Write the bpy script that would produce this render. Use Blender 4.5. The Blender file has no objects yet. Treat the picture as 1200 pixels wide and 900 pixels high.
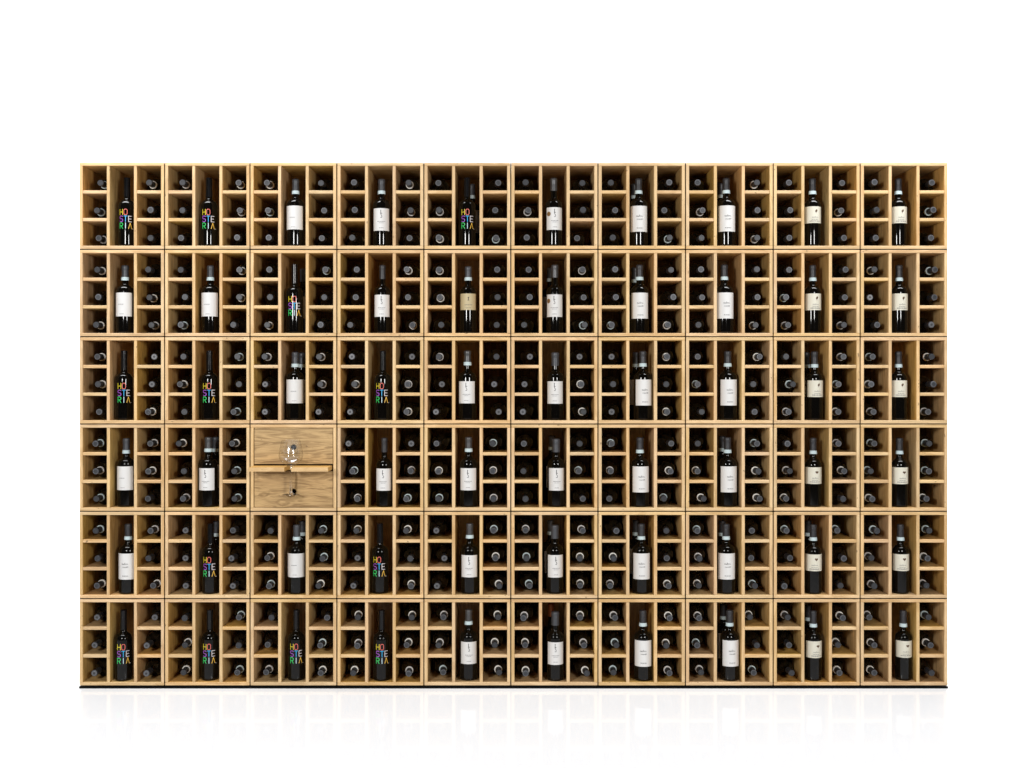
import bpy, bmesh, math, random
from mathutils import Vector, Matrix

random.seed(7)
scene = bpy.context.scene
C = scene.collection
R = math.radians

# ------------------------------------------------------------------ camera
PX = 0.00393                 # metres per photo pixel at the rack's front plane (y = 0)
DIST = 5.0
XC, ZC = -0.0086, 1.403
cam_data = bpy.data.cameras.new('camera')
cam_data.sensor_width = 36.0
cam_data.lens = DIST / PX / 1200 * 36.0
cam_data.clip_start = 0.05
cam_data.clip_end = 200
cam = bpy.data.objects.new('camera', cam_data)
cam.location = (XC, -DIST, ZC)
cam.rotation_euler = (R(90), 0, 0)
C.objects.link(cam)
scene.camera = cam

# ------------------------------------------------------------------ world and lamps
world = bpy.data.worlds.new('World')
scene.world = world
world.use_nodes = True
bg = world.node_tree.nodes['Background']
bg.inputs['Color'].default_value = (1.0, 1.0, 1.0, 1)
bg.inputs['Strength'].default_value = 0.035


def softbox(name, loc, target, sx, sy, power, col=(1, 1, 1), spread=180):
    l = bpy.data.lights.new(name, 'AREA')
    l.shape = 'RECTANGLE'
    l.size, l.size_y = sx, sy
    l.energy = power
    l.color = col
    l.spread = R(spread)
    o = bpy.data.objects.new(name, l)
    o.location = loc
    o.rotation_euler = (Vector(target) - Vector(loc)).to_track_quat('-Z', 'Y').to_euler()
    C.objects.link(o)
    return o


KEY = 105
softbox('key_softbox', (-2.05, -4.4, 2.24), (0.25, 0, 1.2), 0.5, 0.78, KEY * 1.12, (1, 0.99, 0.97))
softbox('key_softbox', (2.05, -4.4, 2.24), (-0.25, 0, 1.2), 0.5, 0.78, KEY * 0.92, (1, 0.99, 0.97))
softbox('added_floor_fill', (-2.15, -0.5, 4.0), (-2.15, -0.42, 0), 2.4, 0.8, 86, (0.97, 0.985, 1), spread=130)  # added out-of-frame fill that brightens the floor before the rack
softbox('added_floor_fill', (2.15, -0.5, 4.0), (2.15, -0.42, 0), 2.4, 0.8, 86, (0.97, 0.985, 1), spread=130)  # its added twin over the other half of the floor
softbox('added_backdrop_fill', (0, 0.57, 1.35), (0, 3.2, 1.35), 3.7, 2.0, 950)  # added fill hidden behind the rack, whitens the backdrop

scene.view_settings.view_transform = 'Standard'
scene.view_settings.look = 'None'
scene.view_settings.exposure = 0
scene.view_settings.gamma = 1
scene.cycles.use_denoising = True
scene.cycles.max_bounces = 10
scene.cycles.transmission_bounces = 10
scene.cycles.caustics_reflective = False
scene.cycles.caustics_refractive = False


# ------------------------------------------------------------------ materials
def new_mat(name):
    m = bpy.data.materials.new(name)
    m.use_nodes = True
    return m, m.node_tree.nodes, m.node_tree.links, m.node_tree.nodes['Principled BSDF']


def plain(name, col, rough=0.5, metal=0.0, spec=0.5, coat=0.0):
    m, n, l, b = new_mat(name)
    b.inputs['Base Color'].default_value = (*col, 1)
    b.inputs['Roughness'].default_value = rough
    b.inputs['Metallic'].default_value = metal
    b.inputs['Specular IOR Level'].default_value = spec
    b.inputs['Coat Weight'].default_value = coat
    return m


def wood(name, axis, light, dark, contrast=0.5, hue_var=0.5, ring=0.35, bump=0.15, fine=1.0):
    """Oak: fine fibres and broad cathedral bands stretched along one axis, every board its own piece of timber."""
    m, n, l, b = new_mat(name)
    tc = n.new('ShaderNodeTexCoord')
    oi = n.new('ShaderNodeObjectInfo')
    off = n.new('ShaderNodeVectorMath'); off.operation = 'SCALE'
    off.inputs[0].default_value = (31.7, 17.3, 23.9)
    l.new(oi.outputs['Random'], off.inputs['Scale'])
    add = n.new('ShaderNodeVectorMath'); add.operation = 'ADD'
    l.new(tc.outputs['Object'], add.inputs[0]); l.new(off.outputs[0], add.inputs[1])

    def stretched(s_long, s_cross):
        mp = n.new('ShaderNodeMapping')
        sc = [s_cross] * 3
        sc[axis] = s_long
        mp.inputs['Scale'].default_value = sc
        l.new(add.outputs[0], mp.inputs['Vector'])
        return mp
    mp1 = stretched(2.2 * fine, 16 * fine)
    broad = n.new('ShaderNodeTexNoise')
    broad.inputs['Scale'].default_value = 1.0
    broad.inputs['Detail'].default_value = 4
    broad.inputs['Distortion'].default_value = 1.2
    l.new(mp1.outputs[0], broad.inputs['Vector'])
    mp2 = stretched(9, 230)
    fib = n.new('ShaderNodeTexNoise')
    fib.inputs['Scale'].default_value = 1.0
    fib.inputs['Detail'].default_value = 3
    fib.inputs['Roughness'].default_value = 0.65
    l.new(mp2.outputs[0], fib.inputs['Vector'])
    # growth bands: contour lines of the broad noise
    mul = n.new('ShaderNodeMath'); mul.operation = 'MULTIPLY'; mul.inputs[1].default_value = 34
    l.new(broad.outputs['Fac'], mul.inputs[0])
    sn = n.new('ShaderNodeMath'); sn.operation = 'SINE'
    l.new(mul.outputs[0], sn.inputs[0])
    sn2 = n.new('ShaderNodeMath'); sn2.operation = 'MULTIPLY_ADD'
    sn2.inputs[1].default_value = 0.5 * ring; sn2.inputs[2].default_value = 0.0
    l.new(sn.outputs[0], sn2.inputs[0])
    f1 = n.new('ShaderNodeMath'); f1.operation = 'MULTIPLY_ADD'
    f1.inputs[1].default_value = 1.0; l.new(fib.outputs['Fac'], f1.inputs[0]); l.new(sn2.outputs[0], f1.inputs[2])
    f2 = n.new('ShaderNodeMath'); f2.operation = 'MULTIPLY_ADD'
    f2.inputs[1].default_value = 0.9; l.new(broad.outputs['Fac'], f2.inputs[0]); l.new(f1.outputs[0], f2.inputs[2])
    mr = n.new('ShaderNodeMapRange')
    mr.inputs['From Min'].default_value = 0.95 - 0.55 / max(contrast, 0.05) * 0.5
    mr.inputs['From Max'].default_value = 0.95 + 0.55 / max(contrast, 0.05) * 0.5
    l.new(f2.outputs[0], mr.inputs['Value'])
    ramp = n.new('ShaderNodeMix'); ramp.data_type = 'RGBA'
    ramp.inputs['A'].default_value = (*light, 1); ramp.inputs['B'].default_value = (*dark, 1)
    l.new(mr.outputs[0], ramp.inputs['Factor'])
    # board-to-board tint
    hsv = n.new('ShaderNodeHueSaturation')
    wn = n.new('ShaderNodeTexWhiteNoise'); wn.noise_dimensions = '1D'
    l.new(oi.outputs['Random'], wn.inputs['W'])
    sep = n.new('ShaderNodeSeparateColor'); l.new(wn.outputs['Color'], sep.inputs[0])

    def spread_of(sock, mid, amp):
        q = n.new('ShaderNodeMapRange')
        q.inputs['To Min'].default_value = mid - amp; q.inputs['To Max'].default_value = mid + amp
        l.new(sock, q.inputs['Value'])
        return q.outputs[0]
    l.new(spread_of(sep.outputs[0], 0.5, 0.010 * hue_var), hsv.inputs['Hue'])
    l.new(spread_of(sep.outputs[1], 1.0, 0.16 * hue_var), hsv.inputs['Saturation'])
    l.new(spread_of(sep.outputs[2], 1.0, 0.16 * hue_var), hsv.inputs['Value'])
    l.new(ramp.outputs['Result'], hsv.inputs['Color'])
    # a few small knots and nicks
    kn = n.new('ShaderNodeTexNoise'); kn.inputs['Scale'].default_value = 1.0; kn.inputs['Detail'].default_value = 1
    mp3 = stretched(45, 90); l.new(mp3.outputs[0], kn.inputs['Vector'])
    kr = n.new('ShaderNodeMapRange'); kr.inputs['From Min'].default_value = 0.735; kr.inputs['From Max'].default_value = 0.80
    kr.inputs['To Max'].default_value = 0.75
    l.new(kn.outputs['Fac'], kr.inputs['Value'])
    km = n.new('ShaderNodeMix'); km.data_type = 'RGBA'; km.inputs['B'].default_value = (0.10, 0.055, 0.025, 1)
    l.new(kr.outputs[0], km.inputs['Factor']); l.new(hsv.outputs[0], km.inputs['A'])
    l.new(km.outputs['Result'], b.inputs['Base Color'])
    b.inputs['Roughness'].default_value = 0.55
    b.inputs['Specular IOR Level'].default_value = 0.35
    bp = n.new('ShaderNodeBump')
    bp.inputs['Strength'].default_value = bump
    bp.inputs['Distance'].default_value = 0.001
    l.new(fib.outputs['Fac'], bp.inputs['Height'])
    l.new(bp.outputs[0], b.inputs['Normal'])
    return m


# oak faces; the boards' front edges get a paler oak tone
M = {}
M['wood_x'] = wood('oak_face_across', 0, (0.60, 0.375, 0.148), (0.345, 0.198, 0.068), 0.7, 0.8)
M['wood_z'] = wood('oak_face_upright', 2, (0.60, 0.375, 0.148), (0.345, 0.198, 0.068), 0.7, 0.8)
M['edge_x'] = wood('pale_oak_edge_across', 0, (0.675, 0.470, 0.252), (0.485, 0.308, 0.140), 0.75, 0.45)
M['edge_z'] = wood('pale_oak_edge_upright', 2, (0.675, 0.470, 0.252), (0.485, 0.308, 0.140), 0.75, 0.45)
M['wood_front'] = wood('oak_drawer_veneer', 0, (0.50, 0.332, 0.150), (0.225, 0.135, 0.052), 0.85, 0.4, 0.4, 0.15, 1.6)
M['seam_black'] = plain('seam_shade_black', (0.008, 0.007, 0.006), 0.95, 0, 0.05)  # for the light-blocking strips added in the seams
M['plinth'] = plain('black_paint', (0.0015, 0.0015, 0.0015), 0.7, 0, 0.1)


def bottle_glass(name, col, rough, spec=0.28):
    m, n, l, b = new_mat(name)
    b.inputs['Base Color'].default_value = (*col, 1)
    b.inputs['Specular IOR Level'].default_value = spec
    no = n.new('ShaderNodeTexNoise'); no.inputs['Scale'].default_value = 60
    tc = n.new('ShaderNodeTexCoord'); l.new(tc.outputs['Object'], no.inputs['Vector'])
    mr = n.new('ShaderNodeMapRange')
    mr.inputs['To Min'].default_value = rough * 0.7; mr.inputs['To Max'].default_value = rough * 1.6
    l.new(no.outputs['Fac'], mr.inputs['Value']); l.new(mr.outputs[0], b.inputs['Roughness'])
    return m


M['glass'] = bottle_glass('dark_bottle_glass', (0.0022, 0.0018, 0.0014), 0.05)
M['glass_lying'] = bottle_glass('deep_green_bottle_glass', (0.0025, 0.0024, 0.0016), 0.10, 0.5)
M['glass_brown'] = bottle_glass('brown_bottle_glass', (0.0055, 0.0032, 0.0015), 0.09, 0.5)
M['cap_grey'] = plain('grey_capsule_foil', (0.055, 0.058, 0.066), 0.42, 0.25)
M['cap_dark'] = plain('charcoal_capsule_foil', (0.030, 0.030, 0.034), 0.42, 0.2)
M['cap_shiny'] = plain('glossy_pewter_foil', (0.075, 0.075, 0.078), 0.36, 0.5)
M['cap_black'] = plain('black_capsule', (0.004, 0.004, 0.005), 0.14, 0, 0.3)
M['cap_copper'] = plain('copper_capsule_foil', (0.30, 0.10, 0.035), 0.4, 0.6)
M['foil_side'] = plain('dark_foil_sleeve', (0.026, 0.027, 0.031), 0.42, 0.2)
M['foil_rim'] = plain('pale_foil_rim', (0.085, 0.089, 0.10), 0.45, 0.2)  # rim of the cap, paler than the sleeve
M['foil_groove'] = plain('foil_groove', (0.026, 0.027, 0.032), 0.45, 0.2)
M['lying_ring_white'] = plain('white_paper_strip', (0.84, 0.84, 0.80), 0.6, 0, 0.3)
M['emboss_light'] = plain('embossed_capsule_ring', (0.030, 0.033, 0.039), 0.45, 0.2)
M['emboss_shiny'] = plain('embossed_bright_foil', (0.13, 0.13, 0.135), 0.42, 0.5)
M['paper'] = plain('white_label_paper', (0.63, 0.625, 0.615), 0.6, 0, 0.3)
M['paper_cream'] = plain('cream_label_paper', (0.60, 0.575, 0.48), 0.6, 0, 0.3)
M['paper_gold'] = plain('champagne_label_paper', (0.47, 0.39, 0.23), 0.5, 0, 0.3)
M['band'] = plain('pale_blue_paper_band', (0.55, 0.67, 0.70), 0.6, 0, 0.3)
M['band_white'] = plain('white_paper_band', (0.70, 0.72, 0.70), 0.6, 0, 0.3)
M['ink'] = plain('dark_print_ink', (0.022, 0.020, 0.022), 0.6)
M['ink_pale'] = plain('grey_print_ink', (0.10, 0.097, 0.10), 0.6)
M['ink_brown'] = plain('brown_print_ink', (0.07, 0.035, 0.02), 0.6)
M['seal'] = plain('bronze_seal', (0.26, 0.15, 0.06), 0.4, 0.5)
for k, c in dict(yellow=(0.66, 0.54, 0.03), coral=(0.66, 0.13, 0.10), purple=(0.33, 0.09, 0.50), blue=(0.03, 0.40, 0.74),
                 white=(0.62, 0.58, 0.60), green=(0.04, 0.58, 0.13), ice=(0.55, 0.72, 0.80), amber=(0.78, 0.46, 0.06)).items():
    M['paint_' + k] = plain(k + '_bottle_paint', c, 0.4)
mg, n_, l_, b_ = new_mat('clear_crystal')
n_.remove(b_)
tr_ = n_.new('ShaderNodeBsdfTransparent')
gs_ = n_.new('ShaderNodeBsdfGlossy'); gs_.inputs['Roughness'].default_value = 0.10
lw_ = n_.new('ShaderNodeLayerWeight'); lw_.inputs['Blend'].default_value = 0.28
cr_ = n_.new('ShaderNodeMix'); cr_.data_type = 'RGBA'
cr_.inputs['A'].default_value = (0.985, 0.985, 0.985, 1); cr_.inputs['B'].default_value = (0.82, 0.82, 0.82, 1)
pw_ = n_.new('ShaderNodeMath'); pw_.operation = 'POWER'; pw_.inputs[1].default_value = 2.5
l_.new(lw_.outputs['Facing'], pw_.inputs[0]); l_.new(pw_.outputs[0], cr_.inputs['Factor'])
l_.new(cr_.outputs['Result'], tr_.inputs['Color'])
mx_ = n_.new('ShaderNodeMixShader')
hf_ = n_.new('ShaderNodeMath'); hf_.operation = 'MULTIPLY_ADD'; hf_.inputs[1].default_value = 0.16; hf_.inputs[2].default_value = 0.05
l_.new(pw_.outputs[0], hf_.inputs[0]); l_.new(hf_.outputs[0], mx_.inputs['Fac']); l_.new(tr_.outputs[0], mx_.inputs[1]); l_.new(gs_.outputs[0], mx_.inputs[2])
l_.new(mx_.outputs[0], n_['Material Output'].inputs['Surface'])
M['crystal'] = mg
M['crystal_solid'] = plain('solid_crystal', (1, 1, 1), 0.0)
q_ = M['crystal_solid'].node_tree.nodes['Principled BSDF']
q_.inputs['Transmission Weight'].default_value = 1.0
q_.inputs['IOR'].default_value = 1.5

m, n, l, b = new_mat('white_glossy_floor')
b.inputs['Base Color'].default_value = (0.72, 0.725, 0.74, 1)
b.inputs['Roughness'].default_value = 0.04
b.inputs['Specular IOR Level'].default_value = 0.21
M['floor'] = m
M['backdrop'] = plain('white_seamless_paper', (0.87, 0.87, 0.87), 0.9, 0, 0.1)


# ------------------------------------------------------------------ helpers
def link(name, mesh, parent=None):
    o = bpy.data.objects.new(name, mesh)
    C.objects.link(o)
    if parent is not None:
        o.parent = parent
    return o


def finish(name, bm, mats, smooth=None):
    me = bpy.data.meshes.new(name)
    bmesh.ops.recalc_face_normals(bm, faces=bm.faces)
    bm.to_mesh(me)
    bm.free()
    for m_ in (mats if isinstance(mats, (list, tuple)) else [mats]):
        me.materials.append(m_)
    if smooth:
        me.polygons.foreach_set('use_smooth', [True] * len(me.polygons))
        me.update()
        if smooth != 'all':
            me.set_sharp_from_angle(angle=R(smooth))
    return me


def board(name, sx, sy, sz, mat, bevel=0.0012):
    """A board centred on its own origin with eased edges."""
    bm = bmesh.new()
    bmesh.ops.create_cube(bm, size=1)
    bmesh.ops.scale(bm, vec=(sx, sy, sz), verts=bm.verts)
    if bevel:
        bmesh.ops.bevel(bm, geom=list(bm.edges), offset=bevel, segments=1, affect='EDGES', profile=0.5)
    if isinstance(mat, (list, tuple)):          # the face towards the viewer's side (-y) gets the paler edge tone
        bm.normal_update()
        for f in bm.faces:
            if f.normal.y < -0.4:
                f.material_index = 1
    return finish(name, bm, mat)


def lathe(name, prof, mats, seg=36, smooth=40, mat_from=None, closed_ends=True):
    """prof: (r, z) from bottom to top; mat_from: list of (first ring index, material index)."""
    bm = bmesh.new()
    rings = []
    for r, z in prof:
        if r < 1e-6:
            rings.append([bm.verts.new((0, 0, z))])
        else:
            rings.append([bm.verts.new((r * math.cos(2 * math.pi * k / seg), r * math.sin(2 * math.pi * k / seg), z)) for k in range(seg)])
    for i in range(len(rings) - 1):
        a, b2 = rings[i], rings[i + 1]
        mi = 0
        for first, idx in (mat_from or []):
            if i >= first:
                mi = idx
        for k in range(seg):
            k2 = (k + 1) % seg
            if len(a) == 1 and len(b2) == 1:
                continue
            if len(a) == 1:
                f = bm.faces.new((a[0], b2[k], b2[k2]))
            elif len(b2) == 1:
                f = bm.faces.new((a[k], a[k2], b2[0]))
            else:
                f = bm.faces.new((a[k], a[k2], b2[k2], b2[k]))
            f.material_index = mi
    return finish(name, bm, mats, smooth)


def thing(name, label, cat, loc=(0, 0, 0), group=None):
    o = bpy.data.objects.new(name, None)
    o.empty_display_size = 0.02
    o.location = loc
    C.objects.link(o)
    o['label'] = label
    o['category'] = cat
    if group:
        o['group'] = group
    return o


# ------------------------------------------------------------------ setting: floor and backdrop
bm = bmesh.new()
v = [bm.verts.new(p) for p in ((-30, -14, 0), (30, -14, 0), (30, 2.6, 0), (-30, 2.6, 0))]
bm.faces.new(v)
fl = link('floor', finish('floor', bm, M['floor']))
fl['kind'] = 'structure'
bm = bmesh.new()
prof = [(2.6, 0.0)] + [(2.6 + 0.9 * math.sin(t), 0.9 - 0.9 * math.cos(t)) for t in [R(a) for a in range(6, 91, 6)]] + [(3.5, 9.0)]
row = None
for y, z in prof:
    cur = (bm.verts.new((-30, y, z)), bm.verts.new((30, y, z)))
    if row:
        bm.faces.new((row[0], row[1], cur[1], cur[0]))
    row = cur
bd = link('backdrop', finish('backdrop', bm, M['backdrop'], 'all'))
bd['kind'] = 'structure'

# ------------------------------------------------------------------ rack dimensions
NC, NR = 10, 6
PW, PH = 0.400, 0.4022          # pitch
GAP = 0.0050
CW, CH = PW - GAP, PH - GAP     # outer crate
B = 0.0142                      # board thickness
DEPTH = 0.345
BK = 0.008                      # back panel
CELLX = (CW - 4 * B) / 3
CELLZ = (CH - 4 * B) / 3
PLINTH = 0.0095
XL = [-CW / 2 + B + CELLX / 2, 0.0, CW / 2 - B - CELLX / 2]      # bay centres
DIVX = [-CELLX / 2 - B / 2, CELLX / 2 + B / 2]


COLX = [(px - 600) * PX + XC for px in (92.5, 192.7, 292.9, 394.7, 496.7, 598.6, 700.8, 803.3, 906.2, 1008.2, 1111.2)]   # the stacks' seams


def crate_scale(c):
    return (COLX[c + 1] - COLX[c]) / PW


def crate_centre(r, c):
    return ((COLX[c] + COLX[c + 1]) / 2, PLINTH + GAP / 2 + PH * (5 - r + 0.5))


ORD = ['first', 'second', 'third', 'fourth', 'fifth', 'sixth', 'seventh', 'eighth', 'ninth', 'tenth']
ROWW = ['top row', 'second row', 'third row', 'fourth row', 'fifth row', 'bottom row']


def crate_words(c):
    return ('leftmost' if c == 0 else 'rightmost' if c == 9 else ORD[c])


pl = link('plinth', board('plinth', COLX[-1] - COLX[0], 0.30, PLINTH - 0.0005, M['plinth'], 0.001))
pl.location = ((COLX[0] + COLX[-1]) / 2, 0.151, PLINTH / 2)
pl['label'] = 'thin black plinth running under the bottom row of crates'
pl['category'] = 'plinth'

fd = DEPTH - BK
ME = {
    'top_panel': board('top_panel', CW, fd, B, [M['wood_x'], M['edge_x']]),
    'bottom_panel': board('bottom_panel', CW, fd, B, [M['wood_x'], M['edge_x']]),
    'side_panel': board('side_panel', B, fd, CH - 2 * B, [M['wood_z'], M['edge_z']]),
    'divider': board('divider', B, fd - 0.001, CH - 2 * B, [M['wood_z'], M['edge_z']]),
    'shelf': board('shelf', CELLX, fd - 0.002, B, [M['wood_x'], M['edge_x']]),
    'seam_light_block': board('seam_light_block', PW - 0.0002, 0.29, GAP - 0.0004, M['seam_black'], 0),
    'side_light_block': board('side_light_block', GAP - 0.0004, 0.29, CH - 0.0006, M['seam_black'], 0),
    'back_panel': board('back_panel', PW - 0.00002, BK, PH - 0.00002, M['wood_z'], 0),
}


def crate_shell(r, c, label, name='wine_crate', cat='wine crate', group='oak crates stacked in the rack'):
    cx, cz = crate_centre(r, c)
    jx, jy = 0.0, random.uniform(0, .0012)
    t = thing(name, label, cat, (cx + jx, jy, cz - CH / 2), group)
    t.scale = (crate_scale(c), 1, 1)
    h = CH / 2

    def part(n, loc):
        o = link(n, ME[n], t)
        o.location = loc
        return o
    part('top_panel', (0, fd / 2, CH - B / 2))
    part('bottom_panel', (0, fd / 2, B / 2))
    part('side_panel', (-CW / 2 + B / 2, fd / 2, h))
    part('side_panel', (CW / 2 - B / 2, fd / 2, h))
    part('back_panel', (0, DEPTH - BK / 2 + 0.0002, h))
    # added black strips block light through the seams above and beside, keeping them dark
    if r > 0:
        part('seam_light_block', (0, 0.006 + 0.145, CH + GAP / 2))
    if c < NC - 1:
        part('side_light_block', (CW / 2 + GAP / 2, 0.006 + 0.145, h))
    return t, part


# ------------------------------------------------------------------ bottle profiles
def bottle_profile(H, rb, rn, z_sh, z_nk):
    """Closed Bordeaux outline: punted base, straight body to z_sh, round shoulder to the neck at z_nk, neck to H."""
    p = [(0.0, 0.012), (rb * 0.45, 0.006), (rb * 0.80, 0.0), (rb * 0.93, 0.0012), (rb * 0.99, 0.005), (rb, 0.010), (rb, z_sh)]
    for k in range(1, 9):
        u = k / 8
        if u <= 0.72:
            a = u / 0.72 * R(72)
            rr = rb - (rb - rn) * 0.80 * (1 - math.cos(a)) / (1 - math.cos(R(72)))
            zz = z_sh + (z_nk - z_sh) * 0.66 * math.sin(a) / math.sin(R(72))
        else:
            q = (u - 0.72) / 0.28
            rr = rn + (rb - rn) * 0.20 * (1 - q) ** 2
            zz = z_sh + (z_nk - z_sh) * (0.66 + 0.34 * q)
        p.append((rr, zz))
    p += [(rn * 0.98, H - 0.006), (rn * 0.9, H - 0.001), (0.0, H - 0.001)]
    return p


def capsule_profile(H, rn, length, bead=True):
    r0 = rn + 0.0007
    p = [(r0 * 1.06, H - length), (r0 * 1.03, H - length * 0.5)]
    if bead:
        p += [(r0 * 1.02, H - 0.020), (r0 * 1.09, H - 0.017), (r0 * 1.09, H - 0.006)]
    p += [(r0 * 1.03, H - 0.0015), (r0 * 0.94, H)]
    n0 = len(p) - 1
    # embossed disc on top
    p += [(r0 * 0.72, H), (r0 * 0.70, H + 0.0006), (r0 * 0.46, H + 0.0006), (r0 * 0.44, H + 0.0001), (0.0, H + 0.0001)]
    return p, n0


# ---- lying bottles: glass bodies, capsules, neck bands (several of each, shared)
LH, LR, LN = 0.300, 0.0385, 0.0129
LIE_GLASS = [lathe('lying_glass', bottle_profile(LH, LR, LN, 0.190, 0.232), M[g], 32) for g in ('glass_lying', 'glass_brown')]
LIE_CAP = []
for sm, rm, gm, cm in (('foil_side', 'foil_rim', 'foil_groove', 'emboss_light'), ('cap_dark', 'emboss_light', 'foil_groove', 'foil_groove'),
                       ('foil_side', 'foil_rim', 'emboss_shiny', 'foil_groove'), ('foil_side', 'emboss_light', 'foil_groove', 'emboss_light')):
    cp, n0 = capsule_profile(LH + 0.0004, LN, 0.055)
    LIE_CAP.append(lathe('lying_capsule', cp, [M[sm], M[rm], M[gm], M[cm]], 28, 40, [(n0 - 1, 1), (n0 + 2, 2), (n0 + 4, 3)]))
bandp = [(LN + 0.0050, LH - 0.066), (LN + 0.0054, LH - 0.0550), (LN + 0.0046, LH - 0.0540), (LN + 0.0012, LH - 0.0533)]
LIE_BAND = [lathe('lying_band', bandp, M[k], 28, 40) for k in ('lying_ring_white', 'paper', 'band')]

# cap positions per row and crate, in zoomed photo pixels: left bay top/middle/bottom, right bay top/middle/bottom; negative = pale neck ring shows
CAPS = {
 0: [(-97,-80,-87,-322,332,327),(-473,472,465,-730,-735,727),(-858,-863,869,1102,1117,1106),(75,79,67,-323,-332,327),(457,-461,-460,732,718,-722),
     (857,-869,862,1117,1119,1093),(71,93,80,364,340,-366),(509,-535,530,-808,811,-809),(94,100,96,367,-363,375),(521,533,531,813,-817,809)],
 1: [(-83,93,-80,319,-320,-330),(462,487,-467,-733,-735,708),(870,875,-858,-1125,1120,1105),(87,82,57,-315,320,-340),(-460,-464,471,727,729,725),
     (871,876,850,-1117,1123,-1127),(95,99,-78,378,386,-358),(526,535,515,806,811,-805),(97,-78,-92,382,380,-375),(-524,505,539,-830,828,808)],
 2: [(-80,-88,92,341,332,-320),(477,-458,482,-727,732,-706),(-850,849,850,-1093,-1100,1092),(64,-75,55,341,-322,-316),(-462,475,448,725,714,735),
     (878,853,845,1106,-1113,-1124),(77,84,77,-354,352,-355),(513,-512,533,-824,790,797),(82,-120,-92,-376,-350,-350),(-519,-507,-524,-816,820,-797)],
 3: [(-77,-77,-78,-325,-320,313),(-455,478,-473,-698,-710,-710),None,(47,-66,-89,338,-335,-316),(450,-460,-459,-706,-707,-711),
     (850,848,858,1106,-1102,1121),(-77,-72,66,378,-372,-341),(513,-511,-543,-811,-815,-825),(87,-104,-85,-349,-380,370),(-529,-511,-513,-805,-800,-790)],
 4: [(-77,88,-80,-330,319,-338),(484,485,487,702,697,704),(877,-859,-870,-1105,-1113,-1092),(-86,90,72,-315,335,-338),(450,487,453,-711,-720,-738),
     (-858,-862,-876,-1121,-1107,-1110),(103,-89,-73,350,353,-361),(-503,-513,-513,774,773,-790),(-86,107,74,-342,371,359),(-532,-511,-520,-792,-783,-783)],
 5: [(80,70,72,345,312,312),(486,-483,-475,-730,731,-722),(879,860,-853,1132,-1101,-1103),(-92,-92,-72,-340,-317,-328),(-482,-460,-481,-732,-717,-737),
     (-848,-856,-858,-1109,-1127,-1140),(-97,-104,-90,-365,-348,-365),(-512,-504,-525,-768,800,-785),(-95,100,112,-366,-347,-351),(-500,-523,-523,-793,-800,805)],
}
CEN = [[(79, 327), (467, 716), (858, 1107), (71, 322), (465, 717), (862, 1114), (85, 363), (526, 805), (90, 370), (527, 807)],
       [(79, 327), (467, 716), (858, 1108), (71, 322), (465, 717), (862, 1114), (88, 365), (527, 806), (90, 370), (528, 807)],
       [(78, 326), (467, 715), (858, 1107), (70, 325), (467, 718), (863, 1116), (87, 365), (527, 807), (93, 373), (530, 810)],
       [(78, 326), (467, 715), (858, 1107), (70, 325), (467, 718), (863, 1116), (87, 365), (527, 807), (93, 373), (530, 810)],
       [(78, 326), (467, 715), (858, 1107), (72, 325), (467, 718), (863, 1117), (90, 363), (522, 797), (95, 370), (526, 800)],
       [(78, 326), (467, 715), (858, 1107), (72, 325), (467, 718), (863, 1117), (90, 363), (522, 797), (95, 370), (526, 800)]]
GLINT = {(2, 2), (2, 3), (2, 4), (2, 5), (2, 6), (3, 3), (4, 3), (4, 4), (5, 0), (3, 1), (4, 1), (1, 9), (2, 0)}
HEIGHTW = ['top', 'middle', 'lowest']

# the 54 that show smallest go into one object further down (row, crate, slot)
REST = {tuple(map(int, q)) for q in (
    '000 001 002 004 005 010 011 013 014 015 020 022 083 084 090 093 095 100 101 102 111 113 114 190 191 195 201 202 203 212 284 285 290 291 295 '
    '383 391 392 393 394 395 401 405 410 412 483 491 494 495 503 510 511 584 590').split()}

proto_lie = {}
rest_items = []


def lie_matrix(r, c, s, rnd):
    cx, cz = crate_centre(r, c)
    side, lev = (0, s) if s < 3 else (2, s - 3)
    raw = CAPS[r][c][s]
    scale = 3.871 if c < 6 else (4.286 if r < 4 else 4.205)
    cen = CEN[r][c][0 if side == 0 else 1]
    xf = (abs(raw) - cen) / scale * PX
    lim = CELLX * crate_scale(c) / 2 - LR - 0.0008
    t_sh = 0.19 / LH
    xb = rnd.uniform(-0.8, 0.8) * lim
    lo, hi = -lim, lim
    # shoulder must stay inside the bay as well
    xb = min(max(xb, -lim), lim)
    xs = xb + (xf - xb) * t_sh
    if xs > hi:
        xb = max(-lim, (hi - xf * t_sh) / (1 - t_sh))
    if xs < lo:
        xb = min(lim, (lo - xf * t_sh) / (1 - t_sh))
    xs = xb + (xf - xb) * t_sh
    if xs > hi or xs < lo:
        xf = ((hi if xs > hi else lo) - xb * (1 - t_sh)) / t_sh
    y_front = 0.005 + rnd.uniform(0, 0.024)
    ybase = y_front + LH
    z = cz - CH / 2 + B + (2 - lev) * (CELLZ + B) + LR + 0.0004
    yaw = math.atan2(xf - xb, LH)
    x0 = cx + XL[side] * crate_scale(c) + xb
    rot = Matrix.Rotation(yaw, 4, 'Z') @ Matrix.Rotation(R(90), 4, 'X') @ Matrix.Rotation(rnd.uniform(0, 6.28), 4, 'Z')
    return Matrix.Translation((x0, ybase, z)) @ rot, raw < 0


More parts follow.
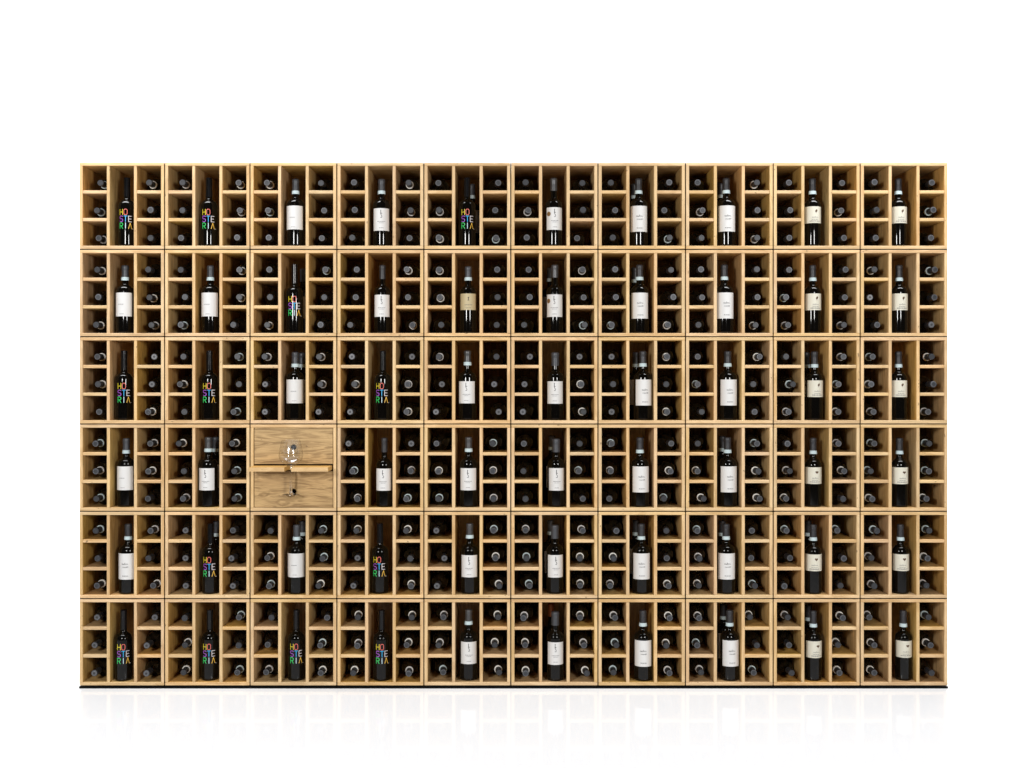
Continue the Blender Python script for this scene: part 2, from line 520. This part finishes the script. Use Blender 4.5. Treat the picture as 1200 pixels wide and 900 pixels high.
def lying_bottle(r, c, s):
    rnd = random.Random(r * 1000 + c * 10 + s)
    mw, ring = lie_matrix(r, c, s, rnd)
    gi = 0 if rnd.random() < 0.75 else 1
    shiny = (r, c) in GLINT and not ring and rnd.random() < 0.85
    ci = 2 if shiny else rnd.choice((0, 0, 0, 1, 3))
    bi = rnd.choice((0, 0, 1, 2))
    if (r, c, s) in REST:
        rest_items.append((mw, gi, ci, bi if ring else None))
        return
    side = 'left' if s < 3 else 'right'
    look = 'bright capped' if shiny else ('pale ringed' if ring else 'plain capped')
    lab = f'{look} dark bottle lying in {HEIGHTW[s % 3]} {side} slot of {crate_words(c)} crate, {ROWW[r]}'
    key = (gi, ci, bi if ring else None)
    if key not in proto_lie:
        t = thing('wine_bottle', lab, 'wine bottle', (0, 0, 0), 'bottles lying in the crate slots')
        link('glass_body', LIE_GLASS[gi], t)
        link('capsule', LIE_CAP[ci], t)
        if ring:
            link('neck_band', LIE_BAND[bi], t)
        proto_lie[key] = t
    else:
        src = proto_lie[key]
        t = src.copy()
        C.objects.link(t)
        t['label'] = lab
        for ch in src.children:
            d = ch.copy()
            C.objects.link(d)
            d.parent = t
    t.matrix_world = mw


# ------------------------------------------------------------------ upright bottles
def wrap(bm, pts, rad, mi, sub=1):
    """pts: list of (s, z) quads corners on the unrolled cylinder; s measured along the arc, 0 faces the viewer (-y)."""
    vs = []
    for s, z in pts:
        a = s / rad
        vs.append(bm.verts.new((rad * math.sin(a), -rad * math.cos(a), z)))
    f = bm.faces.new(vs)
    f.material_index = mi
    return f


def stroke(bm, a, b2, w, rad, mi):
    (x0, z0), (x1, z1) = a, b2
    d = math.hypot(x1 - x0, z1 - z0)
    if d < 1e-7:
        return
    nx, nz = -(z1 - z0) / d * w / 2, (x1 - x0) / d * w / 2
    ex, ez = (x1 - x0) / d * w * 0.3, (z1 - z0) / d * w * 0.3
    x0 -= ex; z0 -= ez; x1 += ex; z1 += ez
    k = max(1, int(abs(x1 - x0) / 0.004) + 1)
    for i in range(k):
        u0, u1 = i / k, (i + 1) / k
        ax, az = x0 + (x1 - x0) * u0, z0 + (z1 - z0) * u0
        bx, bz = x0 + (x1 - x0) * u1, z0 + (z1 - z0) * u1
        wrap(bm, [(ax + nx, az + nz), (ax - nx, az - nz), (bx - nx, bz - nz), (bx + nx, bz + nz)], rad, mi)


def poly(bm, pts, w, rad, mi):
    for a, b2 in zip(pts, pts[1:]):
        stroke(bm, a, b2, w, rad, mi)


GLY = {
 'H': [[(0, 0), (0, 1)], [(1, 0), (1, 1)], [(0, .5), (1, .5)]],
 'O': [[(.25, 0), (.75, 0), (1, .2), (1, .8), (.75, 1), (.25, 1), (0, .8), (0, .2), (.25, 0)]],
 'S': [[(0, .12), (.25, 0), (.75, 0), (1, .15), (1, .38), (.75, .5), (.25, .5), (0, .64), (0, .86), (.25, 1), (.75, 1), (1, .88)]],
 'T': [[(0, 1), (1, 1)], [(.5, 0), (.5, 1)]],
 'E': [[(1, 0), (0, 0), (0, 1), (1, 1)], [(0, .5), (.85, .5)]],
 'R': [[(0, 0), (0, 1), (.7, 1), (1, .85), (1, .62), (.7, .47), (0, .47)], [(.5, .47), (1, 0)]],
 'I': [[(.5, 0), (.5, 1)]],
 'A': [[(0, 0), (.5, 1), (1, 0)]],
}


def lettering_mesh(rad):
    cols = ['yellow', 'coral', 'purple', 'blue', 'white', 'green', 'ice', 'amber']
    bm = bmesh.new()
    rad += 0.0005
    lw, lh, gx, gz = 0.0150, 0.0260, 0.0056, 0.0056
    rows = [[('H', 0), ('O', 1)], [('S', 2), ('T', 3), ('E', 4)], [('R', 5), ('I', 6), ('A', 7)]]
    z_top = 0.171
    for j, rw in enumerate(rows):
        z0 = z_top - lh - j * (lh + gz)
        for k, (ch, mi) in enumerate(rw):
            x0 = -0.0290 + k * (lw + gx)
            for pl_ in GLY[ch]:
                poly(bm, [(x0 + px * lw, z0 + pz * lh) for px, pz in pl_], 0.0026, rad, mi)
    z0 = z_top - lh - 2 * (lh + gz)
    stroke(bm, (0.029, z0 - 0.001), (0.036, z0 - 0.001), 0.0016, rad, 4)
    return finish('lettering', bm, [M['paint_' + k] for k in cols])


def label_mesh(rad, z0, z1, half, mat):
    """A wrapped paper label with its own thickness."""
    bm = bmesh.new()
    ro, ri = rad + 0.0006, rad + 0.0002
    n = 20
    outer, inner = [], []
    for i in range(n + 1):
        a = -half + 2 * half * i / n
        for rr, lst in ((ro, outer), (ri, inner)):
            lst.append((bm.verts.new((rr * math.sin(a), -rr * math.cos(a), z0)), bm.verts.new((rr * math.sin(a), -rr * math.cos(a), z1))))
    for i in range(n):
        bm.faces.new((outer[i][0], outer[i + 1][0], outer[i + 1][1], outer[i][1]))
        bm.faces.new((inner[i][0], inner[i][1], inner[i + 1][1], inner[i + 1][0]))
        bm.faces.new((outer[i][1], outer[i + 1][1], inner[i + 1][1], inner[i][1]))
        bm.faces.new((outer[i][0], inner[i][0], inner[i + 1][0], outer[i + 1][0]))
    for i in (0, n):
        bm.faces.new((outer[i][0], outer[i][1], inner[i][1], inner[i][0]))
    return finish('label', bm, mat, 30)


def words_line(bm, rnd, xc, z, width, h, rad, mi):
    """A line of print too small to read: short upright ticks grouped into words."""
    x = xc - width / 2
    while x < xc + width / 2:
        n = rnd.randint(3, 7)
        for _ in range(n):
            if x > xc + width / 2:
                break
            hh = h * rnd.uniform(0.6, 1.0)
            stroke(bm, (x, z), (x + rnd.uniform(-.0002, .0002), z + hh), 0.0009, rad, mi)
            stroke(bm, (x, z + hh * rnd.choice((0.0, .5, 1.0))), (x + 0.0009, z + hh * rnd.choice((0.0, .5, 1.0))), 0.0007, rad, mi)
            x += 0.0013
        x += 0.0014


def script_line(bm, rnd, xc, z, width, h, rad, mi):
    """A line of joined handwriting too small to read."""
    pts = []
    n = int(width / 0.0016)
    for i in range(n + 1):
        x = xc - width / 2 + width * i / n
        up = h * (1.5 if i in (0, n // 2) else rnd.uniform(0.45, 0.9))
        pts.append((x + rnd.uniform(-.0003, .0003), z + (up if i % 2 else rnd.uniform(-.1, .15) * h)))
    poly(bm, pts, 0.0010, rad, mi)


def print_mesh(kind, rad, z0, z1, seed):
    rnd = random.Random(seed)
    bm = bmesh.new()
    rad += 0.0010
    h = z1 - z0
    if kind == 'plain':
        words_line(bm, rnd, -0.004, z0 + h * 0.50, 0.026, 0.0022, rad, 1)
        words_line(bm, rnd, 0.0, z0 + h * 0.10, 0.020, 0.0012, rad, 1)
    elif kind == 'emblem':
        x, zt = -0.002, z0 + h * 0.92
        lh = h * 0.15
        stroke(bm, (x - .0025, zt), (x + .0025, zt), 0.0010, rad, 0)
        stroke(bm, (x, zt), (x - .0006, zt - lh), 0.0026, rad, 0)
        stroke(bm, (x - .003, zt - lh), (x + .002, zt - lh), 0.0010, rad, 0)
        pts = [(x + .0055, zt - lh * 1.05), (x + .002, zt - lh * .92), (x - .0005, zt - lh * 1.2), (x + .002, zt - lh * 1.55),
               (x + .0052, zt - lh * 1.85), (x + .0035, zt - lh * 2.25), (x - .0015, zt - lh * 2.2)]
        poly(bm, pts, 0.0021, rad, 0)
        words_line(bm, rnd, 0.0, z0 + h * 0.40, 0.036, 0.0020, rad, 1)
        words_line(bm, rnd, 0.0, z0 + h * 0.34, 0.022, 0.0013, rad, 1)
        words_line(bm, rnd, 0.0, z0 + h * 0.12, 0.020, 0.0018, rad, 1)
    elif kind == 'script':
        words_line(bm, rnd, 0.003, z0 + h * 0.13, 0.028, 0.0026, rad, 0)
    elif kind in ('heart', 'leaf'):
        words_line(bm, rnd, 0.001, z0 + h * 0.10, 0.048, 0.0036, rad, 1)
        words_line(bm, rnd, 0.001, z0 + h * 0.21, 0.030, 0.0016, rad, 1)
    elif kind == 'script_first':
        script_line(bm, rnd, 0.001, z0 + h * 0.58, 0.030, 0.0058, rad, 0)
    elif kind == 'script_second':
        script_line(bm, rnd, 0.003, z0 + h * 0.465, 0.028, 0.0054, rad, 0)
    elif kind == 'script_only':
        script_line(bm, rnd, 0.001, z0 + h * 0.33, 0.030, 0.0036, rad, 1)
    elif kind == 'heart_emblem':
        cx, cz = 0.009, z0 + h * 0.70
        ring = []
        for i in range(22):
            t = 2 * math.pi * i / 22
            ring.append((cx + 0.0078 * math.sin(t) ** 3, cz + 0.0068 * (13 * math.cos(t) - 5 * math.cos(2 * t) - 2 * math.cos(3 * t) - math.cos(4 * t)) / 15))
        for a, b2 in zip(ring, ring[1:] + ring[:1]):
            wrap(bm, [(cx, cz), a, b2], rad, 2)
        stroke(bm, (cx - .003, cz + .002), (cx + .0035, cz - .002), 0.0012, rad + .0003, 3)
    elif kind == 'leaf_emblem':
        cx, cz = 0.007, z0 + h * 0.72
        pts = [(cx - .0035, cz - .006), (cx - .006, cz), (cx - .002, cz + .006), (cx + .004, cz + .008), (cx + .0055, cz + .002), (cx + .002, cz - .004)]
        for a, b2 in zip(pts, pts[1:] + pts[:1]):
            wrap(bm, [(cx, cz), a, b2], rad, 2)
        stroke(bm, (cx - .001, cz - .010), (cx - .0015, cz + .002), 0.0012, rad, 2)
        stroke(bm, (cx - .002, cz + .001), (cx + .003, cz + .004), 0.0012, rad + .0003, 3)
    elif kind == 'crest':
        x, z = 0.0, z0 + h * 0.68
        stroke(bm, (x, z - .007), (x, z + .004), 0.003, rad, 0)
        stroke(bm, (x - .002, z + .006), (x + .003, z + .007), 0.003, rad, 0)
        stroke(bm, (x - .004, z - .007), (x + .004, z - .007), 0.0016, rad, 0)
        words_line(bm, rnd, 0.0, z0 + h * 0.30, 0.036, 0.0026, rad, 1)
        words_line(bm, rnd, 0.0, z0 + h * 0.12, 0.024, 0.0016, rad, 1)
    return finish('emblem' if 'emblem' in kind[3:] else 'script' if kind.startswith('script_') else 'print', bm, [M['ink'], M['ink_pale'], M['ink_brown'], M['seal']])


def ring_mesh(r0, r1, z0, z1, mat):
    return lathe('neck_band', [(r0 - .001, z0), (r0, z0 + .0002), (r1, z1 - .0002), (r1 - .001, z1)], mat, 32, 40)


# type: height, body radius, neck radius, shoulder z, neck z, capsule length, capsule material, band, label (z0, z1, half angle, paper, print)
TYPES = {
 'H':  dict(H=.322, rb=.0395, rn=.0138, zs=.188, zn=.233, cl=.090, cap='cap_black', band=None, label=None),
 'P':  dict(H=.316, rb=.0405, rn=.0145, zs=.196, zn=.238, cl=.056, cap='cap_grey', band='band', label=(.078, .188, 1.22, 'paper', 'plain')),
 'T':  dict(H=.320, rb=.0425, rn=.0150, zs=.194, zn=.240, cl=.058, cap='cap_dark', band='band', label=(.068, .188, 1.08, 'paper', 'script')),
 'L':  dict(H=.318, rb=.0378, rn=.0142, zs=.190, zn=.236, cl=.060, cap='cap_dark', band='band', label=(.107, .184, 1.35, 'paper_cream', 'heart')),
 'Lf': dict(H=.318, rb=.0378, rn=.0142, zs=.190, zn=.236, cl=.060, cap='cap_dark', band='band', label=(.107, .184, 1.35, 'paper_cream', 'leaf')),
 'Sm': dict(H=.322, rb=.0420, rn=.0150, zs=.195, zn=.239, cl=.054, cap='cap_shiny', band='band', label=(.078, .180, 1.02, 'paper', 'emblem')),
 'Sb': dict(H=.316, rb=.0400, rn=.0145, zs=.192, zn=.236, cl=.056, cap='cap_grey', band='band', label=(.072, .176, 1.08, 'paper', 'emblem')),
 'Sd': dict(H=.314, rb=.0395, rn=.0165, zs=.194, zn=.237, cl=.062, cap='cap_grey', band=None, label=(.076, .180, 1.08, 'paper', 'emblem')),
 'Sl': dict(H=.318, rb=.0385, rn=.0132, zs=.191, zn=.235, cl=.066, cap='cap_dark', band=None, label=(.076, .178, 1.08, 'paper', 'emblem')),
 'Sq': dict(H=.320, rb=.0390, rn=.0150, zs=.192, zn=.237, cl=.060, cap='cap_shiny', band=None, label=(.076, .180, 1.12, 'paper', 'emblem')),
 'G':  dict(H=.312, rb=.0390, rn=.0142, zs=.190, zn=.236, cl=.052, cap='cap_grey', band='band', label=(.108, .184, 1.15, 'paper_gold', 'crest')),
 'K':  dict(H=.322, rb=.0400, rn=.0140, zs=.190, zn=.236, cl=.060, cap='cap_copper', band=None, label=None),
}
MESHSET = {}


def mesh_set(k):
    if k in MESHSET:
        return MESHSET[k]
    t = TYPES[k]
    s = {'glass_body': lathe('glass_body', bottle_profile(t['H'], t['rb'], t['rn'], t['zs'], t['zn']), M['glass'], 48)}
    cp, n0 = capsule_profile(t['H'] + .0004, t['rn'], t['cl'], k != 'H')
    s['capsule'] = lathe('capsule', cp, [M[t['cap']]], 32, 40)
    if t['band']:
        zt = t['H'] - t['cl'] + 0.002
        s['neck_band'] = ring_mesh(t['rn'] + .0040, t['rn'] + .0026, zt - .016, zt, M[t['band']])
    if t['label']:
        z0, z1, ha, paper, pr = t['label']
        s['label'] = label_mesh(t['rb'], z0, z1, ha, M[paper])
        s['print'] = print_mesh(pr, t['rb'], z0, z1, hash(k) % 97 if False else sum(map(ord, k)))
        if pr == 'script':
            s['script'] = print_mesh('script_first', t['rb'], z0, z1, 5)
            s['script_again'] = print_mesh('script_second', t['rb'], z0, z1, 8)
        if pr in ('heart', 'leaf'):
            s['emblem'] = print_mesh(pr + '_emblem', t['rb'], z0, z1, 1)
            s['script'] = print_mesh('script_only', t['rb'], z0, z1, 5)
    if k == 'H':
        s['lettering'] = lettering_mesh(t['rb'])
    if k == 'Sq':
        bm = bmesh.new()
        cx, cz = -0.031, 0.150
        for i in range(20):
            a0, a1 = 2 * math.pi * i / 20, 2 * math.pi * (i + 1) / 20
            wrap(bm, [(cx, cz), (cx + .0105 * math.cos(a0), cz + .0105 * math.sin(a0)), (cx + .0105 * math.cos(a1), cz + .0105 * math.sin(a1))], t['rb'] + .0013, 0)
        s['seal'] = finish('seal', bm, M['seal'])
    MESHSET[k] = s
    return s


def upright(k, name, label, cat, px, r, c, d, group, spin):
    cx, cz = crate_centre(r, c)
    t = TYPES[k]
    x = XC + (px - 600) * PX * (DIST + d) / DIST
    lim = CELLX * crate_scale(c) / 2 - t['rb'] - 0.0018
    x = min(max(x, cx - lim), cx + lim)
    o = thing(name, label, cat, (x, d, cz - CH / 2 + B + 0.0003), group)
    if k == 'H':
        spin += 0.75 * math.atan2(XC - x, DIST)       # painted faces are turned towards the middle of the room
    o.rotation_euler = (0, 0, spin)
    for n_p, me in mesh_set(k).items():
        if n_p in ('print', 'emblem', 'script', 'script_again'):
            continue
        p = link(n_p, me, o)
        if n_p == 'label':
            for q in ('print', 'emblem', 'script', 'script_again'):
                if q in mesh_set(k):
                    link(q.replace('_again', ''), mesh_set(k)[q], p)
    return o


GRID = ['H H P Sb H Sq T T Lf Lf', 'P P H Sl G Sq T T Lf Lf', 'H H P H Sm Sd T T Lf Lf',
        'P Sm - Sl Sm Sd T T L L', 'T H P H Sm Sd T T L L', 'H H H H Sm Sd T T L L']
GRID = [g.split() for g in GRID]
NECK = [[148.9, 245, 346.5, 447.2, 547.4, 648.9, 748.3, 851, 952.1, 1052.6],
        [146.8, 246.8, 345.2, 448.2, 548.7, 650.2, 749.5, 847.9, 952.3, 1053.6],
        [145.5, 245.5, 346, 448.7, 547.9, 650.7, 753.4, 852.8, 954.4, 1052.9],
        [148.1, 244.2, 0, 450.5, 549.2, 651.8, 749.9, 852.6, 952.8, 1054],
        [151.5, 246.8, 347.8, 445.4, 550.5, 650.2, 751.6, 850.8, 953, 1055.2],
        [144.8, 246, 347.3, 447.4, 549.2, 650.7, 755.9, 855.3, 953, 1058.8]]
LOOK = {
 'H': 'black bottle with multicoloured painted letters', 'P': 'plain white labelled bottle with blue neck band',
 'T': 'bottle with tall white label in thin script', 'L': 'bottle with short cream label and dark heart',
 'Lf': 'bottle with short cream label and leaf emblem', 'Sm': 'white labelled bottle with patterned silvery capsule',
 'Sb': 'grey capped white labelled bottle with small monogram', 'Sd': 'unbanded grey capped bottle with white monogram label',
 'Sl': 'slim necked bottle with white monogram label', 'Sq': 'white labelled bottle with round bronze seal', 'G': 'bottle with short gold label'}
# a second bottle standing further back in the same bay
BACK = [(0, 4, 553.1, 'P'), (1, 2, 356, 'Sd'), (2, 2, 353.8, 'P'), (1, 5, 644.8, 'Sm'), (3, 5, 646.9, 'Sm'), (4, 5, 645.6, 'Sm'), (5, 5, 645.6, 'K'),
        (0, 6, 742.5, 'T'), (0, 7, 844.7, 'T'), (1, 6, 744, 'T'), (2, 6, 745.3, 'T'), (3, 7, 846.5, 'T'), (4, 6, 745.2, 'T'), (4, 7, 846.3, 'T'),
        (5, 7, 847.9, 'T'), (4, 1, 253.8, 'P'), (4, 2, 354.5, 'P'), (3, 1, 252.7, 'P'), (2, 8, 944.8, 'L'), (4, 8, 947.5, 'L'), (5, 8, 947.5, 'L')]

# ------------------------------------------------------------------ build crates and fill them
for r in range(NR):
    for c in range(NC):
        if GRID[r][c] == '-':
            continue
        k = GRID[r][c]
        t, part = crate_shell(r, c, f'oak crate {"at the left end" if c == 0 else "at the right end" if c == 9 else ORD[c] + " from the left"} of the {ROWW[r]}, holding '
                              + {'H': 'a letter-painted', 'P': 'a plain white labelled', 'T': 'a script labelled', 'L': 'a heart labelled', 'Lf': 'a leaf labelled',
                                 'G': 'a gold labelled'}.get(k, 'a monogram labelled') + ' bottle')
        for x in DIVX:
            part('divider', (x, fd / 2 + 0.0005, CH / 2))
        for x in (XL[0], XL[2]):
            for j in (1, 2):
                part('shelf', (x, fd / 2 + 0.0010, B + j * CELLZ + (j - 1) * B + B / 2))
        for s in range(6):
            lying_bottle(r, c, s)
        d = 0.016 + TYPES[k]['rb'] + random.uniform(-.003, .008)
        where = f'{crate_words(c)} crate of the {ROWW[r]}'
        rs = random.uniform(-.12, .12)
        # turn towards the viewer a little less than square-on, as set by hand
        if k == 'H':
            nm, cat = 'lettered_bottle', 'lettered bottle'
            rs = random.uniform(-.08, .08)
        else:
            nm, cat = 'labelled_bottle', 'labelled bottle'
        upright(k, nm, f'{LOOK[k]}, {where}', cat, NECK[r][c], r, c, d,
                'letter-painted bottles on show' if k == 'H' else 'labelled bottles on show', rs)
for r, c, px, k in BACK:
    look = {'P': 'dark bottle with white neck band', 'T': 'dark bottle with blue neck band', 'L': 'dark banded bottle', 'Sd': 'dark grey capped bottle',
            'Sm': 'dark bottle with silvery capsule', 'K': 'bottle with copper coloured capsule'}[k]
    d0 = 0.185 + random.uniform(-.01, .02)
    upright(k, 'reserve_bottle', f'{look} half hidden behind the front one, {crate_words(c)} crate, {ROWW[r]}', 'reserve bottle', px, r, c, d0,
            'bottles standing behind the front ones', random.uniform(-.5, .5))

# the remaining lying bottles as one object
bm = bmesh.new()
mats = []


def slot_of(mt):
    if mt not in mats:
        mats.append(mt)
    return mats.index(mt)


for mw, gi, ci, bi in rest_items:
    for me in [LIE_GLASS[gi], LIE_CAP[ci]] + ([LIE_BAND[bi]] if bi is not None else []):
        tmp = bmesh.new()
        tmp.from_mesh(me)
        tmp.transform(mw)
        mp = [slot_of(q) for q in me.materials]
        for f in tmp.faces:
            f.material_index = mp[f.material_index]
        tm = bpy.data.meshes.new('tmp')
        tmp.to_mesh(tm); tmp.free()
        bm.from_mesh(tm)
        bpy.data.meshes.remove(tm)
if rest_items:
    me = bpy.data.meshes.new('cellared_bottles')
    bm.to_mesh(me)
    for q in mats:
        me.materials.append(q)
    me.polygons.foreach_set('use_smooth', [True] * len(me.polygons))
    me.set_sharp_from_angle(angle=R(40))
    o = link('bottle_stock', me)
    o['kind'] = 'stuff'
    o['label'] = 'dark bottles deep in scattered slots of the crates towards both ends of the rack'
    o['category'] = 'wine bottles'
bm.free()

# ------------------------------------------------------------------ the crate with drawers, sliding shelf and wine glass (row 4, third crate)
t, part = crate_shell(3, 2, 'oak crate with two holed drawers and a pulled-out shelf between them', 'drawer_crate', 'drawer crate', None)
DW = CW - 2 * B - 0.0055
OPEN = 0.031
DH = (CH - 2 * B - OPEN) / 2 - 0.0028


def drawer_front_mesh(hx, hz, hr=0.0130, th=0.016):
    bm = bmesh.new()
    n = 40
    cir = [(hx + hr * math.cos(2 * math.pi * i / n), hz + hr * math.sin(2 * math.pi * i / n)) for i in range(n)]

    def edge_pt(a):
        dx, dz = math.cos(a), math.sin(a)
        best = 1e9
        for lim, comp, o_ in ((DW / 2, dx, hx), (-DW / 2, dx, hx), (DH / 2, dz, hz), (-DH / 2, dz, hz)):
            if abs(comp) > 1e-9:
                q = (lim - o_) / comp
                if q > 0:
                    best = min(best, q)
        return hx + dx * best, hz + dz * best
    angs = [2 * math.pi * i / n for i in range(n)]
    for sx in (-1, 1):
        for sz in (-1, 1):
            a = math.atan2(sz * DH / 2 - hz, sx * DW / 2 - hx) % (2 * math.pi)
            i = min(range(n), key=lambda q: abs((angs[q] - a + math.pi) % (2 * math.pi) - math.pi))
            angs[i] = a
    out = [edge_pt(a) for a in angs]
    lay = []
    for y in (0, th):
        lay.append(([bm.verts.new((x, y, z)) for x, z in cir], [bm.verts.new((x, y, z)) for x, z in out]))
    for i in range(n):
        j = (i + 1) % n
        for ci, oi in lay:
            bm.faces.new((ci[i], ci[j], oi[j], oi[i]))
        bm.faces.new((lay[0][0][i], lay[0][0][j], lay[1][0][j], lay[1][0][i]))
        bm.faces.new((lay[0][1][i], lay[0][1][j], lay[1][1][j], lay[1][1][i]))
    return finish('drawer_front', bm, M['wood_front'])


for zc in (CH / 2 + OPEN / 2 + DH / 2 + 0.0014, CH / 2 - OPEN / 2 - DH / 2 - 0.0014):
    dr = link('drawer_front', drawer_front_mesh(0.0, -0.006 if zc > CH / 2 else -0.010), t)
    dr.location = (0, 0.0035, zc)
    for sx in (-1, 1):
        sd = link('drawer_side', board('drawer_side', 0.010, 0.26, DH - 0.02, M['wood_x']), dr)
        sd.location = (sx * (DW / 2 - 0.012), 0.147, 0)
    bt = link('drawer_bottom', board('drawer_bottom', DW - 0.036, 0.26, 0.008, M['wood_x']), dr)
    bt.location = (0, 0.147, -DH / 2 + 0.018)
for zc in (CH / 2 + OPEN / 2 + 0.0004, CH / 2 - OPEN / 2 - 0.0004):
    sp = link('runner_panel', board('runner_panel', CW - 2 * B, 0.28, 0.0022, M['wood_x'], 0.0003), t)
    sp.location = (0, 0.165, zc)

# sliding shelf with a stem slot
PULL = 0.106
ST = 0.0185
SX0, SX1 = -0.1815, 0.1775
bm = bmesh.new()
slot_x, slot_hw, slot_l = -0.0045, 0.0155, 0.085
outl = [(SX0, 0.20), (SX0, -PULL), (slot_x - slot_hw, -PULL), (slot_x - slot_hw, -PULL + slot_l)]
outl += [(slot_x - slot_hw * math.cos(R(a)), -PULL + slot_l + slot_hw * math.sin(R(a))) for a in range(20, 180, 20)]
outl += [(slot_x + slot_hw, -PULL + slot_l), (slot_x + slot_hw, -PULL), (SX1, -PULL), (SX1, 0.20)]
lo = [bm.verts.new((x, y, -ST / 2)) for x, y in outl]
f = bm.faces.new(lo)
ex = bmesh.ops.extrude_face_region(bm, geom=[f])
bmesh.ops.translate(bm, vec=(0, 0, ST), verts=[q for q in ex['geom'] if isinstance(q, bmesh.types.BMVert)])
bm.normal_update()
bmesh.ops.recalc_face_normals(bm, faces=bm.faces)
for f in bm.faces:
    if f.normal.y < -0.9:
        f.material_index = 1
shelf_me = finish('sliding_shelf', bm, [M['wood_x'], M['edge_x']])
sh = link('sliding_shelf', shelf_me, t)
sh.location = (0, 0, CH / 2)

# wine glass hanging by its bowl in the slot
cx, cz = crate_centre(3, 2)
gl_o = [(0.0385, -0.1280), (0.0380, -0.1272), (0.024, -0.1256), (0.011, -0.1230), (0.0070, -0.1180), (0.0058, -0.1080), (0.0052, -0.030),
        (0.0056, -0.012), (0.0092, -0.0045), (0.0155, 0.0), (0.029, 0.0095), (0.042, 0.0205), (0.0515, 0.0335), (0.0550, 0.0460), (0.0545, 0.0600),
        (0.0510, 0.0810), (0.0465, 0.1010), (0.0415, 0.1210)]
gl_i = [(0.0408, 0.1212), (0.0458, 0.1010), (0.0503, 0.0810), (0.0538, 0.0600), (0.0543, 0.0465), (0.0508, 0.0343), (0.0412, 0.0215), (0.028, 0.0108), (0.015, 0.0022), (0.006, -0.0010), (0.0, -0.0014)]
n_st = 8                                                   # outline points that belong to the foot and stem
bowl_me = lathe('bowl', [(0.0, -0.0125)] + gl_o[n_st - 1:] + gl_i, M['crystal'], 56, 60)
stem_me = lathe('stem', [(0.0, -0.1280)] + gl_o[:n_st - 1] + [(0.0055, -0.0128), (0.0, -0.0128)], M['crystal_solid'], 48, 60)
wg = thing('wine_glass', 'clear stemmed wine glass hanging in the slot of the pulled-out oak shelf', 'wine glass', (cx - 0.0010, -PULL + 0.056, cz + ST / 2 + 0.0004))
link('bowl', bowl_me, wg)
link('stem', stem_me, wg)
